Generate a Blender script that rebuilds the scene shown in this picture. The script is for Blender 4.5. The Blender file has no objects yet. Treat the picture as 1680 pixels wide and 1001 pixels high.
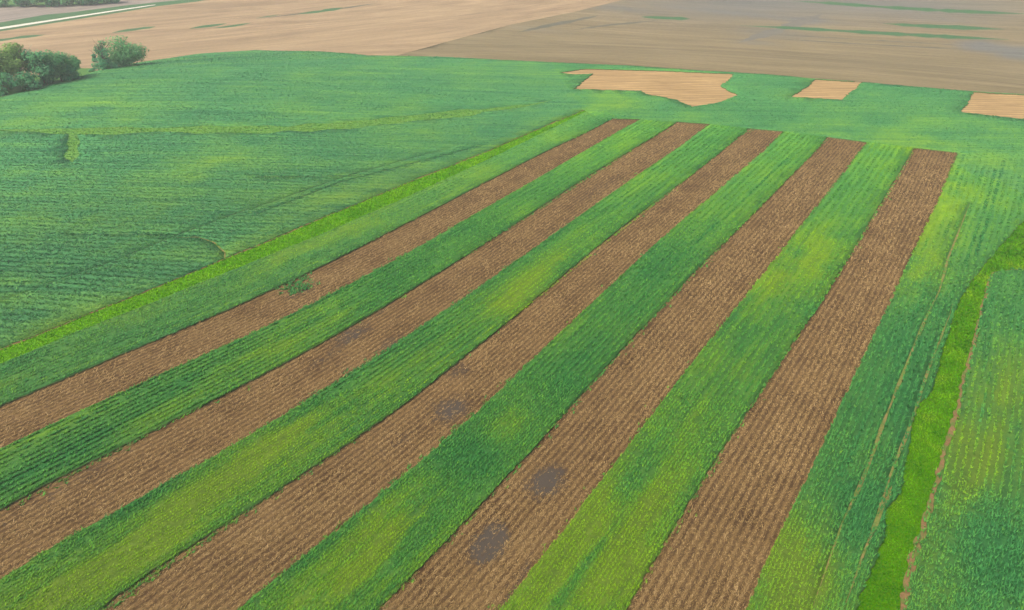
import bpy, math, random
import numpy as np
from mathutils import Vector
from mathutils.geometry import delaunay_2d_cdt

SC = bpy.context.scene
COL = SC.collection
RNG = np.random.default_rng(7)
random.seed(7)
R = math.radians

# ------------------------------------------------------------------ camera
CAM_H = 58.0
PITCH = R(30.6)
FPX = 1120.0                      # focal length in photograph pixels (1680 wide)
cam_data = bpy.data.cameras.new('camera')
cam_data.sensor_width = 36.0
cam_data.lens = 24.0
cam_data.clip_start = 0.5
cam_data.clip_end = 9000.0
cam = bpy.data.objects.new('camera', cam_data)
cam.location = (0, 0, CAM_H)
cam.rotation_euler = (R(90) - PITCH, 0, 0)
COL.objects.link(cam)
SC.camera = cam

# ------------------------------------------------------------------ light
SUN_EL, SUN_AZ = R(50), R(-122)    # azimuth measured from +Y towards +X
world = bpy.data.worlds.new('World')
SC.world = world
world.use_nodes = True
wn = world.node_tree
bg = wn.nodes['Background']
sky = wn.nodes.new('ShaderNodeTexSky')
sky.sky_type = 'NISHITA'
sky.sun_disc = False
sky.sun_elevation = SUN_EL
sky.sun_rotation = SUN_AZ
sky.air_density = 1.0
sky.dust_density = 6.0
sky.ozone_density = 0.6
wn.links.new(sky.outputs[0], bg.inputs[0])
bg.inputs[1].default_value = 0.11
sd = bpy.data.lights.new('sun', 'SUN')
sd.energy = 1.5
sd.angle = R(12)
sd.color = (1.0, 0.95, 0.87)
sun = bpy.data.objects.new('sun', sd)
sun.rotation_euler = (R(90) - SUN_EL, 0, -SUN_AZ + math.pi)
sun.rotation_euler = Vector((-math.sin(SUN_AZ) * math.cos(SUN_EL), -math.cos(SUN_AZ) * math.cos(SUN_EL), -math.sin(SUN_EL))).to_track_quat('-Z', 'Y').to_euler()
sun.location = (0, 0, 200)
COL.objects.link(sun)
SC.view_settings.view_transform = 'Standard'
SC.view_settings.look = 'None'
SC.view_settings.gamma = 1.0
SC.view_settings.use_curve_mapping = False
SC.view_settings.exposure = 1.05
SC.render.engine = 'CYCLES'
SC.cycles.max_bounces = 6
SC.cycles.diffuse_bounces = 3
SC.cycles.volume_bounces = 1
SC.cycles.transparent_max_bounces = 8
SC.cycles.use_denoising = True
SC.cycles.denoising_input_passes = 'RGB_ALBEDO_NORMAL'
SC.cycles.denoising_prefilter = 'NONE'

# ------------------------------------------------------------------ terrain
def smooth(x, a, b):
    t = np.clip((x - a) / (b - a), 0, 1)
    return t * t * (3 - 2 * t)

def hash2(ix, iy, seed):
    n = (ix.astype(np.int64) * 374761393 + iy.astype(np.int64) * 668265263 + seed * 974634777) & 0x7fffffff
    n = ((n ^ (n >> 13)) * 1274126177) & 0x7fffffff
    return ((n ^ (n >> 16)) & 0xffff) / 65535.0

def vnoise(x, y, seed=0):
    x = np.asarray(x, float); y = np.asarray(y, float)
    ix = np.floor(x); iy = np.floor(y)
    fx = x - ix; fy = y - iy
    fx = fx * fx * (3 - 2 * fx); fy = fy * fy * (3 - 2 * fy)
    a = hash2(ix, iy, seed); b = hash2(ix + 1, iy, seed); c = hash2(ix, iy + 1, seed); d = hash2(ix + 1, iy + 1, seed)
    return (a * (1 - fx) + b * fx) * (1 - fy) + (c * (1 - fx) + d * fx) * fy

def fbm(x, y, seed=0, o=3):
    s = 0; a = 0.5; t = 0
    for k in range(o):
        s = s + a * vnoise(x * 2 ** k, y * 2 ** k, seed + k * 17); t += a; a *= 0.55
    return s / t

def terrain(x, y):
    x = np.asarray(x, float); y = np.asarray(y, float)
    q = np.hypot(x, y)
    z = 3.0 * np.exp(-(((x + 105) / 95) ** 2 + ((y - 245) / 62) ** 2))
    z = z - 6.0 * smooth(q, 300, 390) + 15.0 * smooth(q, 395, 760)
    z = z + 2.2 * (fbm(x / 160 + 3.1, y / 160 + 7.7, 5, 2) - 0.5) * smooth(q, 330, 600)
    z = z + 22.0 * (fbm(x / 700 + 9.3, y / 700 + 2.2, 9, 2) - 0.45) * smooth(q, 800, 1500)
    z = z + 0.12 * np.sin(x / 37 + 0.6) * np.sin(y / 46 + 1.1) * smooth(q, 60, 130) * (1 - smooth(q, 260, 330))
    return z

CP, SP = math.cos(PITCH), math.sin(PITCH)

def at(px, py):
    """A point of the photograph on the terrain: world (x, y)."""
    px = np.atleast_1d(np.asarray(px, float)); py = np.atleast_1d(np.asarray(py, float))
    dx = (px - 840) / FPX; dy = (500.5 - py) / FPX
    vx = dx; vy = CP + dy * SP; vz = -SP + dy * CP
    t = np.full(px.shape, 20.0); done = np.zeros(px.shape, bool); lo = t.copy()
    tt = 20.0
    while tt < 2500 and not done.all():
        step = max(0.4, tt * 0.01)
        nt = tt + step
        below = (CAM_H + vz * nt) <= terrain(vx * nt, vy * nt)
        new = below & ~done
        lo[new] = tt; t[new] = nt; done |= new
        tt = nt
    hi = np.where(done, t, 2500.0); lo = np.where(done, lo, 2499.0)
    for _ in range(22):
        m = 0.5 * (lo + hi)
        b = (CAM_H + vz * m) <= terrain(vx * m, vy * m)
        hi = np.where(b, m, hi); lo = np.where(b, lo, m)
    return np.stack([vx * hi, vy * hi], 1)

def P(pts):
    a = np.array(pts, float)
    return at(a[:, 0], a[:, 1])

# ------------------------------------------------------------------ field plan (edges read off the photograph, laid on the terrain)
B_UL = [
 [(1004,196),(959,222),(892,250),(840,277),(670,366),(575,415),(495,455),(420,491),(405,499),(250,559),(135,607),(0,669)],
 [(1111,201),(1036,250),(972,284),(922,316),(840,371),(770,416),(700,462),(643,500),(580,539),(507,577),(420,623),(325,667),(250,705),(167,750),(87,790),(0,839)],
 [(1227,212),(1181,250),(1140,286),(1070,335),(990,396),(927,447),(872,500),(840,525),(757,591),(670,665),(630,692),(540,748),(420,826),(326,885),(243,940),(165,1001)],
 [(1357,226),(1335,250),(1260,327),(1190,400),(1147,437),(1090,500),(1015,577),(940,662),(872,746),(834,780),(771,850),(708,913),(620,1001)],
 [(1500,244),(1496,250),(1435,350),(1390,425),(1346,500),(1312,547),(1260,625),(1176,750),(1116,850),(1073,920),(1026,1001)],
]
B_LR = [
 [(1051,197),(959,250),(840,316),(707,395),(637,435),(527,497),(420,548),(325,587),(217,636),(125,677),(0,739)],
 [(1165,205),(1109,250),(1047,287),(965,342),(840,435),(751,500),(690,542),(645,572),(595,607),(540,639),(420,709),(353,747),(266,794),(173,849),(83,903),(0,955)],
 [(1286,217),(1251,250),(1175,320),(1102,377),(1052,422),(972,498),(900,567),(840,625),(775,690),(705,748),(638,800),(568,859),(490,920),(420,978),(396,1001)],
 [(1424,235),(1411,250),(1360,317),(1292,402),(1260,442),(1216,500),(1152,575),(1110,625),(1052,710),(1019,750),(985,795),(928,870),(840,978),(822,1001)],
 [(1572,252),(1537,337),(1492,425),(1461,500),(1420,582),(1380,665),(1340,750),(1310,818),(1258,910),(1224,1001)],
]
W1_UL = [(958,182),(840,230),(807,250),(670,300),(532,357),(420,409),(350,435),(217,490),(185,500),(62,552),(0,577)]
W1_LR = [(962,184),(840,244),(830,250),(670,322),(557,375),(420,430),(312,472),(250,500),(120,547),(0,600)]
W2_L = [(1720,335),(1690,358),(1670,371),(1640,405),(1610,440),(1588,470),(1570,500),(1547,575),(1528,642),(1507,665),(1494,700),(1488,750),(1475,813),(1453,840),(1449,890),(1433,925),(1410,976),(1405,1001)]
W2_R = [(1720,441),(1690,442),(1660,443),(1627,448),(1617,475),(1609,500),(1595,560),(1580,612),(1565,675),(1542,750),(1528,800),(1516,845),(1493,910),(1475,995),(1473,1001)]

def monotone(pts, ystart=14.0, smoothit=True):
    """Edge as x(Y): world polyline from far to near, extended towards and past the camera's foot."""
    w = P(pts)
    w = w[np.argsort(-w[:, 1])]
    if smoothit and len(w) > 7:
        k0 = np.linspace(0, 1, len(w)); f = np.polyval(np.polyfit(w[:, 1], w[:, 0], 4), w[:, 1])
        w[1:-1, 0] = 0.3 * w[1:-1, 0] + 0.7 * f[1:-1]
    near = w[-1]; ref = w[-3] if len(w) > 3 else w[0]
    d = (near - ref) / np.linalg.norm(near - ref)
    k = (near[1] - ystart) / max(-d[1], 0.2)
    if near[1] > ystart:
        w = np.vstack([w, near + d * k])
    return w

def dens(w, f=0.004, lo=0.3, jit=0.0, seed=0):
    """Densify a polyline (step grows with the distance) and roughen it sideways."""
    out = [w[0]]
    for a, b in zip(w[:-1], w[1:]):
        L = np.linalg.norm(b - a)
        q = np.hypot(*(0.5 * (a + b)))
        n = max(1, int(L / max(lo, f * q)))
        for i in range(1, n + 1):
            out.append(a + (b - a) * i / n)
    o = np.array(out)
    if jit > 0:
        t = np.gradient(o, axis=0); t /= np.linalg.norm(t, axis=1)[:, None] + 1e-9
        nrm = np.stack([-t[:, 1], t[:, 0]], 1)
        s = np.concatenate([[0], np.cumsum(np.linalg.norm(np.diff(o, axis=0), axis=1))])
        j = (vnoise(s / 0.7, s * 0 + seed, seed) - 0.5) * 1.6 + (vnoise(s / 5.0, s * 0, seed + 3) - 0.5) * 0.6
        fade = np.minimum(1, np.minimum(s, s[-1] - s) / 1.5)
        o = o + nrm * (j * jit * fade)[:, None]
    return o

JIT = 0.13
bul = [dens(monotone(e), jit=JIT, seed=11 + i) for i, e in enumerate(B_UL)]
blr = [dens(monotone(e), jit=JIT, seed=31 + i) for i, e in enumerate(B_LR)]
w1u = dens(monotone(W1_UL), jit=0.15, seed=51)
w1l = dens(monotone(W1_LR), jit=0.15, seed=52)
w2l = dens(monotone(W2_L, 14.0, False), jit=0.2, seed=53)
w2r = dens(monotone(W2_R, 14.0, False), jit=0.25, seed=54)

def offset(poly, d):
    t = np.gradient(poly, axis=0); t /= np.linalg.norm(t, axis=1)[:, None] + 1e-9
    s = np.concatenate([[0], np.cumsum(np.linalg.norm(np.diff(poly, axis=0), axis=1))])
    nrm = np.stack([-t[:, 1], t[:, 0]], 1)
    w = d * (0.15 + 0.9 * vnoise(s / 6.0, s * 0.0 + 4, int(abs(d) * 77) + 5) + 0.5 * vnoise(s / 1.3, s * 0.0 + 9, int(abs(d) * 77) + 6))
    return poly + nrm * w[:, None]
# bare soil margins beside the two grassed waterways
m1 = offset(w1u, -0.40)
m2 = offset(w2r, 0.48)

# row coordinate: metres across the strips, 0 at the first bare strip's upper edge
YG = np.arange(8.0, 420.0, 1.0)
SX, SV = [], []
for k in range(5):
    for j, e in enumerate((B_UL[k], B_LR[k])):
        w = monotone(e, 8.0); w = w[np.argsort(w[:, 1])]
        c = np.polyfit(w[:, 1], w[:, 0], 3)
        y0, y1 = w[0, 1], w[-1, 1]
        x = np.interp(YG, w[:, 1], w[:, 0])
        xs = np.polyval(c, YG)
        inside = (YG >= y0) & (YG <= y1)
        x = np.where(inside, 0.5 * x + 0.5 * xs, x)
        up = YG > y1
        sl = (w[-1, 0] - w[len(w) // 2, 0]) / (w[-1, 1] - w[len(w) // 2, 1])
        x = np.where(up, x[inside][-1] + sl * (YG - YG[inside][-1]), x)
        SX.append(x); SV.append(9.14 * (2 * k + j))
SX = np.array(SX); SV = np.array(SV)          # (10, nY)

def rowcoord(x, y):
    yi = np.clip((y - YG[0]), 0, len(YG) - 1.001); i0 = yi.astype(int); f = yi - i0
    E = SX[:, i0] * (1 - f) + SX[:, i0 + 1] * f   # (10, n)
    s = np.zeros(len(x)); ds = np.zeros(len(x))
    for k in range(9):
        lo = x >= E[k] if k > 0 else np.ones(len(x), bool)
        g = 9.14 / np.maximum(E[k + 1] - E[k], 0.5)
        v = SV[k] + (x - E[k]) * g
        s = np.where(lo, v, s); ds = np.where(lo, g, ds)
    return s, ds

crest = P([(-260,228),(-150,200),(-60,177),(0,162),(60,146),(127,130),(160,117),(235,102),(325,89),(420,83),(520,85),(605,92),(720,94),(840,100),(1040,109),(1140,116),(1260,123),(1337,130),(1420,136),(1500,143),(1595,151),(1680,156),(1780,163),(1900,172)])
green = np.vstack([dens(crest, 0.006, 0.5, 0.5, 61), [(330, 150), (300, -60), (-300, -60), (-330, 150)]])
rough = P([(-260,228),(-150,200),(-60,177),(0,162),(60,146),(127,130),(160,117),(150,112),(120,112),(60,124),(0,137),(-60,150),(-150,170),(-260,195)])

def strip_poly(a, b):
    return np.vstack([a, b[::-1]])
brown = [strip_poly(bul[k], blr[k]) for k in range(5)]
w1 = strip_poly(w1u, w1l)
w2 = strip_poly(w2l, w2r)
mg1 = strip_poly(m1, w1u)
mg2 = strip_poly(w2r, m2)
gap = [strip_poly(bul[k], blr[k + 1]) for k in range(4)]           # classification only (brown strips come first)
g01 = strip_poly(w1u, blr[0])
g5r = strip_poly(bul[4], w2l)
field6 = np.vstack([w2r, [(400, 10), (400, P([(1720, 441)])[0, 1])]])
leftf = np.vstack([P([(905,103)]), dens(P([(905,103),(918,128),(958,182)]), 0.01), w1u, [(-340, 14), (-360, 150), (-340, 300), (-200, 420), (0, 420)]])

def band(line, w):
    line = dens(P(line), 0.01, 0.5)
    t = np.gradient(line, axis=0); t /= np.linalg.norm(t, axis=1)[:, None] + 1e-9
    n = np.stack([-t[:, 1], t[:, 0]], 1)
    s = np.concatenate([[0], np.cumsum(np.linalg.norm(np.diff(line, axis=0), axis=1))])
    taper = np.clip(np.minimum(s, s[-1] - s) / (0.18 * s[-1]), 0.06, 1)
    ww = w * taper * (0.55 + 0.9 * vnoise(s / 6.0, s * 0, 3))
    return np.vstack([line + n * ww[:, None] * 0.5, (line - n * ww[:, None] * 0.5)[::-1]])

swale = band([(-40,215),(40,215),(110,217),(200,216),(300,214),(450,214),(560,208),(660,197),(740,189),(800,182),(868,174),(905,166)], 5.6)
spur = band([(118,215),(120,225),(122,240),(118,252),(119,268)], 3.6)
trackA = band([(1592,330),(1575,375),(1555,425),(1540,480),(1520,520),(1495,580),(1475,630),(1447,700),(1432,745),(1410,800),(1380,863),(1345,963),(1335,990),(1325,1030)], 0.34)
trackB = band([(1562,500),(1557,520),(1545,550),(1530,587),(1515,630),(1500,680),(1485,720),(1470,755),(1458,787),(1435,863),(1415,913),(1395,970),(1380,1010)], 0.34)
bareA = band([(1462,800),(1447,830),(1436,862),(1426,885)], 0.8)
arc = band([(290,392),(325,391),(352,400),(370,417),(368,432),(352,446),(330,462),(300,478)], 0.4)
trk = [band([(0,497),(100,460),(200,425),(295,386),(387,352),(450,332),(520,307),(570,290),(670,262),(740,243)], 0.42),
       band([(110,386),(220,386),(300,387)], 0.30), band([(420,291),(500,291.5),(595,289)], 0.34), band([(425,352),(560,300),(690,266),(800,238)], 0.34)]
weedp = P([(455,452),(478,446),(500,452),(508,463),(500,478),(486,474),(462,470)])

patch1 = dens(P([(918,120),(960,114),(1000,115),(1090,117.5),(1205,122.5),(1195,133),(1182,142),(1196,150),(1210,157),(1187,166),(1160,173),(1135,176),(1110,165),(1085,160),(1060,156),(1052,150),(1000,149),(942,147),(956,135),(972,122),(940,123)]), 0.004, 0.5, 0.6, 71)
patch2 = dens(P([(1337,131),(1415,136),(1398,150),(1380,165),(1297,160),(1320,146),(1337,131)]), 0.004, 0.5, 0.6, 72)
patch3 = dens(P([(1597,152),(1700,158),(1700,199),(1577,185),(1597,152)]), 0.004, 0.5, 0.6, 73)

# far fields
browndiv = P([(645,93),(735,68),(840,40),(940,20),(1020,0),(1090,-20),(1200,-50),(1400,-90)])
brownf = np.vstack([browndiv, [(1500, 1500), (1500, 150), (330, 150)], P([(1260,140),(840,120),(700,104)])])
road = P([(-300,90.5),(-120,67),(0,48.6),(110,31.2),(207,16.0),(240,11.0),(255,8.6),(255,7.8),(240,9.7),(207,14.3),(110,28.8),(0,45.3),(-120,63.2),(-300,86)])
verge = P([(-300,97),(-120,73),(0,51.5),(110,34.5),(207,19),(260,10),(320,3),(420,-12),(600,-40),(600,-46),(420,-18),(330,-3),(265,3),(207,9),(110,21),(75,24),(0,37),(-120,53),(-300,77)])
pinkf = P([(-300,80),(-120,56),(0,39),(110,22),(207,9),(265,3),(330,-3),(420,-18),(600,-46),(600,-75),(200,-60),(180,6),(90,9),(15,11),(-120,16),(-300,30)])
woodf = P([(-300,30),(-120,16),(15,11),(90,9),(180,6),(200,-40),(-300,-30)])
greyf = P([(1005,2),(1050,13),(1130,21),(1260,25.5),(1340,27),(1450,33),(1560,38),(1700,46),(1700,-70),(1200,-60)])
strips_px = [
 [(-40,72),(0,66),(40,60.5),(74,57)],
 [(183,54),(215,49),(255,43.5)],
 [(311,47),(340,43),(372,38.5)],
 [(350,46.5),(380,43),(412,37.5)],
 [(420,30),(440,27),(460,24)],
 [(488,23.5),(530,18),(562,12.5)],
 [(1052,27.5),(1090,29.5),(1132,31)],
 [(1215,42),(1300,46),(1400,52),(1520,58.5),(1655,65)],
 [(1448,38.5),(1500,42),(1560,44.5),(1648,48)],
 [(1296,1.5),(1360,5),(1440,11),(1540,17),(1690,23)],
]
fstrips = [band(s, w) for s, w in zip(strips_px, [7.0, 8.0, 8.5, 6.5, 4.5, 8.5, 12.0, 9.0, 11.0, 10.0])]
lines_px = [[(850,53),(900,42),(980,26)], [(940,49),(1000,41),(1085,33)], [(420,31),(480,24),(560,14),(620,5)], [(1235,55),(1400,64),(1592,75)], [(1250,62),(1400,71.5),(1605,82)], [(1212,70),(1280,48),(1348,23)]]
flines = [band(s, w) for s, w in zip(lines_px, [6.5, 4.0, 3.5, 2.0, 2.4, 9.0])]

# ------------------------------------------------------------------ triangulate the plan once: every region shares its borders
verts2, edges2 = [], []
def add_loop(poly, closed=True):
    n0 = len(verts2); n = len(poly)
    for p in poly: verts2.append(Vector((float(p[0]), float(p[1]))))
    for i in range(n - 1): edges2.append((n0 + i, n0 + i + 1))
    if closed: edges2.append((n0 + n - 1, n0))
for p in brown: add_loop(p)
for p in (w1, w2, mg1, mg2, green, swale, spur, trackA, trackB, bareA, arc, patch1, patch2, patch3, rough, road, verge, pinkf, woodf) : add_loop(p)
for p in trk + fstrips + flines: add_loop(p)
add_loop(browndiv, False)
for k in range(4):
    add_loop(np.array([blr[k][0], bul[k + 1][0]]), False)
add_loop(np.array([w1l[0], bul[0][0]]), False)
add_loop(np.array([blr[4][0], P([(1640, 262)])[0], w2l[0]]), False)
add_loop(dens(P([(905,103),(918,128),(958,182)]), 0.01), False)
qs = [10.0]
while qs[-1] < 4200: qs.append(qs[-1] * (1.018 if qs[-1] < 115 else 1.03 if qs[-1] < 280 else 1.013 if qs[-1] < 560 else 1.04 if qs[-1] < 900 else 1.09))
for i, q in enumerate(qs):
    angs = np.concatenate([np.arange(-54, 54.1, 1.0) if q < 115 else np.arange(-66, 66.1, 1.7) if not 280 < q < 560 else np.arange(-48, 48.1, 0.9), np.arange(76, 290, 12.0)]) + (i % 2) * 0.8
    for a in np.radians(angs):
        verts2.append(Vector((q * math.sin(a), q * math.cos(a))))
cv, ce, cf, _, _, _ = delaunay_2d_cdt(verts2, edges2, [], 0, 1e-4)
V2 = np.array([(v[0], v[1]) for v in cv]); F = np.array([tuple(f) for f in cf])
VZ = terrain(V2[:, 0], V2[:, 1])
CEN = V2[F].mean(1)

def inside(pts, poly):
    res = np.zeros(len(pts), bool)
    mn, mx = poly.min(0), poly.max(0)
    idx = np.nonzero(((pts >= mn) & (pts <= mx)).all(1))[0]
    if len(idx) == 0: return res
    x, y = pts[idx, 0], pts[idx, 1]
    r = np.zeros(len(idx), bool)
    x0, y0 = poly[:, 0], poly[:, 1]; x1, y1 = np.roll(x0, -1), np.roll(y0, -1)
    o = np.argsort(y); ys = y[o]; xs = x[o]; rs = np.zeros(len(idx), bool)
    for a, b, c, d in zip(x0, y0, x1, y1):
        if b == d: continue
        lo, hi = (b, d) if b < d else (d, b)
        i0, i1 = np.searchsorted(ys, lo, 'left'), np.searchsorted(ys, hi, 'left')
        if i1 > i0:
            yy = ys[i0:i1]
            rs[i0:i1] ^= xs[i0:i1] < a + (yy - b) * (c - a) / (d - b)
    r[o] = rs
    res[idx] = r
    return res

# region table: name -> (polygon test in order of precedence)
REG = []
def reg(name, *polys): REG.append((name, polys))
reg('road', road)
for i, p in enumerate(fstrips): reg('fstrip%d' % i, p)
for i, p in enumerate(flines): reg('fline%d' % i, p)
reg('verge', verge); reg('pink', pinkf); reg('wood', woodf)
reg('patch0', patch1); reg('patch1', patch2); reg('patch2', patch3)
for k in range(5): reg('brown%d' % k, brown[k])
reg('w1', w1); reg('w2', w2); reg('margin1', mg1); reg('margin2', mg2)
reg('track', trackA); reg('track', trackB); reg('track', bareA); reg('track', arc)
reg('rut', *trk)
reg('swale', swale, spur)
reg('rough', rough)
NG = len(REG)
def classify(pts):
    lab = np.full(len(pts), -1)
    ing = inside(pts, green)
    names = []
    for i, (n, polys) in enumerate(REG):
        m = np.zeros(len(pts), bool)
        for p in polys: m |= inside(pts, p)
        lab[(lab < 0) & m] = i
    extra = [('crop6', field6), ('gap0', gap[0]), ('gap1', gap[1]), ('gap2', gap[2]), ('gap3', gap[3]), ('gap01', g01), ('gap5', g5r), ('cropL', leftf)]
    for j, (n, p) in enumerate(extra):
        m = inside(pts, p) & ing
        lab[(lab < 0) & m] = NG + j
    lab[(lab < 0) & ing] = NG + len(extra)
    mb = inside(pts, brownf)
    lab[(lab < 0) & mb] = NG + len(extra) + 1
    lab[lab < 0] = NG + len(extra) + 2
    return lab
RN = [n for n, _ in REG] + ['crop6', 'gap0', 'gap1', 'gap2', 'gap3', 'gap01', 'gap5', 'cropL', 'headland', 'brownfar', 'tanfar']
FL = classify(CEN)
FNAME = np.array(RN)[FL]

# ------------------------------------------------------------------ how the crop varies over the field (thin yellowish <-> lush bluish growth)
_d = np.array([0.58, 0.81])       # direction of the strips on the ground
def blobs(spec, pts):
    v = np.zeros(len(pts))
    c = P([(s[0], s[1]) for s in spec])
    for (px, py, la, lb, amp), cc in zip(spec, c):
        d = pts - cc
        a = d @ _d; b = d @ np.array([_d[1], -_d[0]])
        e = (a / la) ** 2 + (b / lb) ** 2
        v += amp * np.exp(-np.minimum(e, 40) ** 1.3)
    return v
VIG = [  # px, py, metres along, metres across, + thin and yellow / - lush
 (1290,450,26,7,.5),(1330,400,18,6,.25),(1380,330,20,5,-.15),(1180,640,14,6,.1),(1100,800,10,6,.15),(950,930,12,7,.45),(1010,860,8,5,.25),(860,985,8,6,.35),
 (1540,350,40,5,.5),(1500,430,22,5,.55),(1600,300,30,10,.25),(1480,520,14,5,-.45),(1400,690,16,5,-.35),(1340,760,8,4,-.15),(1500,600,20,4,-.35),(1450,760,12,3,-.45),(1420,850,8,3,-.4),(1290,900,9,4,.55),(1260,960,7,4,.5),(1330,960,6,3,.3),
 (1650,690,14,5,.55),(1600,760,8,4,.35),(1650,560,14,6,.15),(1640,480,18,6,-.1),(1620,930,10,5,-.4),(1660,850,6,4,-.35),(1540,940,6,3,.3),(1560,820,6,3,.3),
 (870,470,12,4,.5),(930,410,10,3,.4),(1010,340,14,4,.15),(660,600,8,4,.4),(740,545,8,3,.25),(480,700,7,4,.5),(560,660,8,3,.3),(330,830,12,4,.55),(200,900,10,4,.55),(90,960,9,4,.5),(440,760,9,4,.35),(180,860,7,2.4,-.4),(90,930,8,2.4,-.35),(280,790,9,2.4,-.35),(560,640,16,2.5,-.35),(720,510,22,2.5,-.35),(880,400,20,3,-.3),(1080,270,20,4,.1),
 (550,950,10,7,.5),(680,830,7,4,.5),(650,890,8,5,.3),(830,700,4,2.5,.35),(760,770,6,4.5,-.5),(730,840,4,2,-.2),(900,620,14,5,-.35),(1060,450,30,6,-.3),(880,640,5,2,.15),(1000,470,10,2,.2),(930,550,10,3,.3),
 (540,520,8,4,.3),(450,580,6,3,.25),(330,640,10,3,.3),(230,700,6,2,.3),(590,480,12,4,-.1),(700,420,14,4,-.1),(140,740,14,4,-.35),(30,800,8,4,.1),(60,770,10,2,-.3),(270,650,12,2,-.3),
 (520,400,14,5,.35),(440,440,10,4,.35),(600,365,14,4,.25),(300,520,14,4,.1),(170,580,12,3,-.1),(80,640,10,3,-.15),(750,310,20,4,.15),(860,250,24,4,.2),(20,630,8,2,.25),
 (210,360,14,16,.18),(110,330,20,14,.15),(640,215,10,24,.2),(520,190,12,20,.15),(300,275,12,16,.22),(560,340,18,8,.05),(420,395,14,4,.3),(340,440,12,5,.3),(150,510,14,4,.35),(520,345,20,5,.35),(700,285,26,5,.35),(850,222,30,5,.35),(40,560,9,4,.35),(280,330,12,20,-.15),(350,160,14,30,-.1),(150,190,14,24,.1),(60,205,12,14,.2),
 (1010,165,14,14,.35),(1100,190,10,10,.15),(1330,212,9,9,.4),(1480,232,12,8,.45),(1620,240,14,10,.2),(1500,190,8,30,.2),(900,200,14,10,.2),(1240,190,8,18,-.2),(1300,140,8,10,-.25),(1500,150,10,20,-.25),(1180,205,8,9,-.1),(860,130,10,14,-.1),
]
WET = [(800,897,2.6,1.9,1.1),(812,872,1.6,1.3,.7),(896,790,3.0,2.0,1.1),(740,672,3.0,2.2,.95),(690,668,2,1.2,.3),(578,548,4,2.0,.75),(640,565,3.2,1.5,.6),(655,570,2,1,.4),(752,608,3,1.5,.6),(620,510,3,1.2,.5),(490,478,3.2,1.5,.9),(800,740,3,1.5,.5),(530,590,5,1,.5),(660,720,4,1.2,.35),(860,935,2.2,.45,.7),(832,985,2.4,.3,.7),
       (1560,262,18,5,.15),(1510,300,22,3,.15),(880,285,16,4,.15),(1480,390,14,3,.15),(980,310,18,1.5,.35),(780,435,20,1.3,.3),(1260,350,20,1.5,.2),(110,800,8,1.5,.35)]
GREYF = [(1150,5,70,60,.7),(1350,5,60,70,.7),(1550,5,60,60,.6),(1270,55,16,22,.55),(1320,35,14,10,.7),(1240,70,7,12,.5),(1605,75,16,9,1.5),(1672,87,18,10,1.6),(1000,12,10,30,.5),(1250,26,8,60,.4),(880,48,6,20,.3),(700,45,10,30,.15),(1560,34,10,20,.3),(100,30,60,60,.3),(480,60,20,30,.2)]

def seg_dist(pts, line, reach):
    dmin = np.full(len(pts), 1e9)
    for a, b in zip(line[:-1], line[1:]):
        mn = np.minimum(a, b) - reach; mx = np.maximum(a, b) + reach
        i = np.nonzero(((pts > mn) & (pts < mx)).all(1))[0]
        if len(i) == 0: continue
        ab = b - a; t = np.clip(((pts[i] - a) @ ab) / (ab @ ab), 0, 1)
        dmin[i] = np.minimum(dmin[i], np.linalg.norm(pts[i] - a - t[:, None] * ab, axis=1))
    return dmin
STROKES = [  # thin lines where the drill or the wheels left the crop thinner (amp>0) or rutted (amp<0)
 ([(0,202),(75,184),(165,157),(235,143),(300,131),(420,111),(540,100)], 2.2, .30),
 ([(180,122),(235,140),(262,143)], 1.2, -.35),([(280,175),(340,187),(400,199)], 1.6, -.4),
 ([(420,130),(520,140),(585,150)], 1.6, -.35),([(680,150),(780,163),(800,168)], 1.6, -.3),([(480,158),(570,170),(640,178)], 1.8, -.4),([(600,182),(700,170)], 1.5, -.3),
 ([(455,168),(495,158)], 1.5, .4),([(655,137),(700,123)], 1.4, .35),
 ([(0,387),(90,386),(180,386),(295,387),(340,392)], 0.6, -.6),
 ([(20,470),(130,430)], .5, -.4),([(420,291),(570,290),(600,287)], .7, -.6),([(420,352),(560,300),(690,268),(800,236),(900,196)], .7, -.5),
 ([(430,390),(540,340),(640,306)], .7, -.3),
 ([(1180,262),(1100,320),(1050,352),(960,425),(860,510),(760,572),(640,645),(540,700),(420,778),(300,850),(120,960)], .28, .75),
 ([(700,628),(600,690),(480,760),(330,850),(200,940)], .22, .5),
 ([(930,470),(860,530),(700,650),(520,760)], .22, .45),
 ([(880,245),(760,310),(600,392),(470,455),(330,520),(170,590),(0,650)], .35, .4),
 ([(840,285),(600,415)], .3, -.4),([(1000,235),(800,350),(640,440),(480,520),(300,610),(120,700),(0,760)], .3, -.35),
 ([(1290,262),(1100,440),(1000,550),(900,640)], .25, -.5),([(700,835),(640,890),(580,950),(530,1000)], .3, .8),
 ([(1640,270),(1610,370),(1585,440)], .5, -.5),([(1520,480),(1470,600),(1420,700),(1370,800)], .35, -.3),
 ([(1650,262),(1625,330),(1600,420)], .6, -.5),([(0,160),(60,150),(150,122),(235,108)], 3.5, .25)]
STW = [(dens(P(l), 0.05, 2), w, a) for l, w, a in STROKES]

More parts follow.
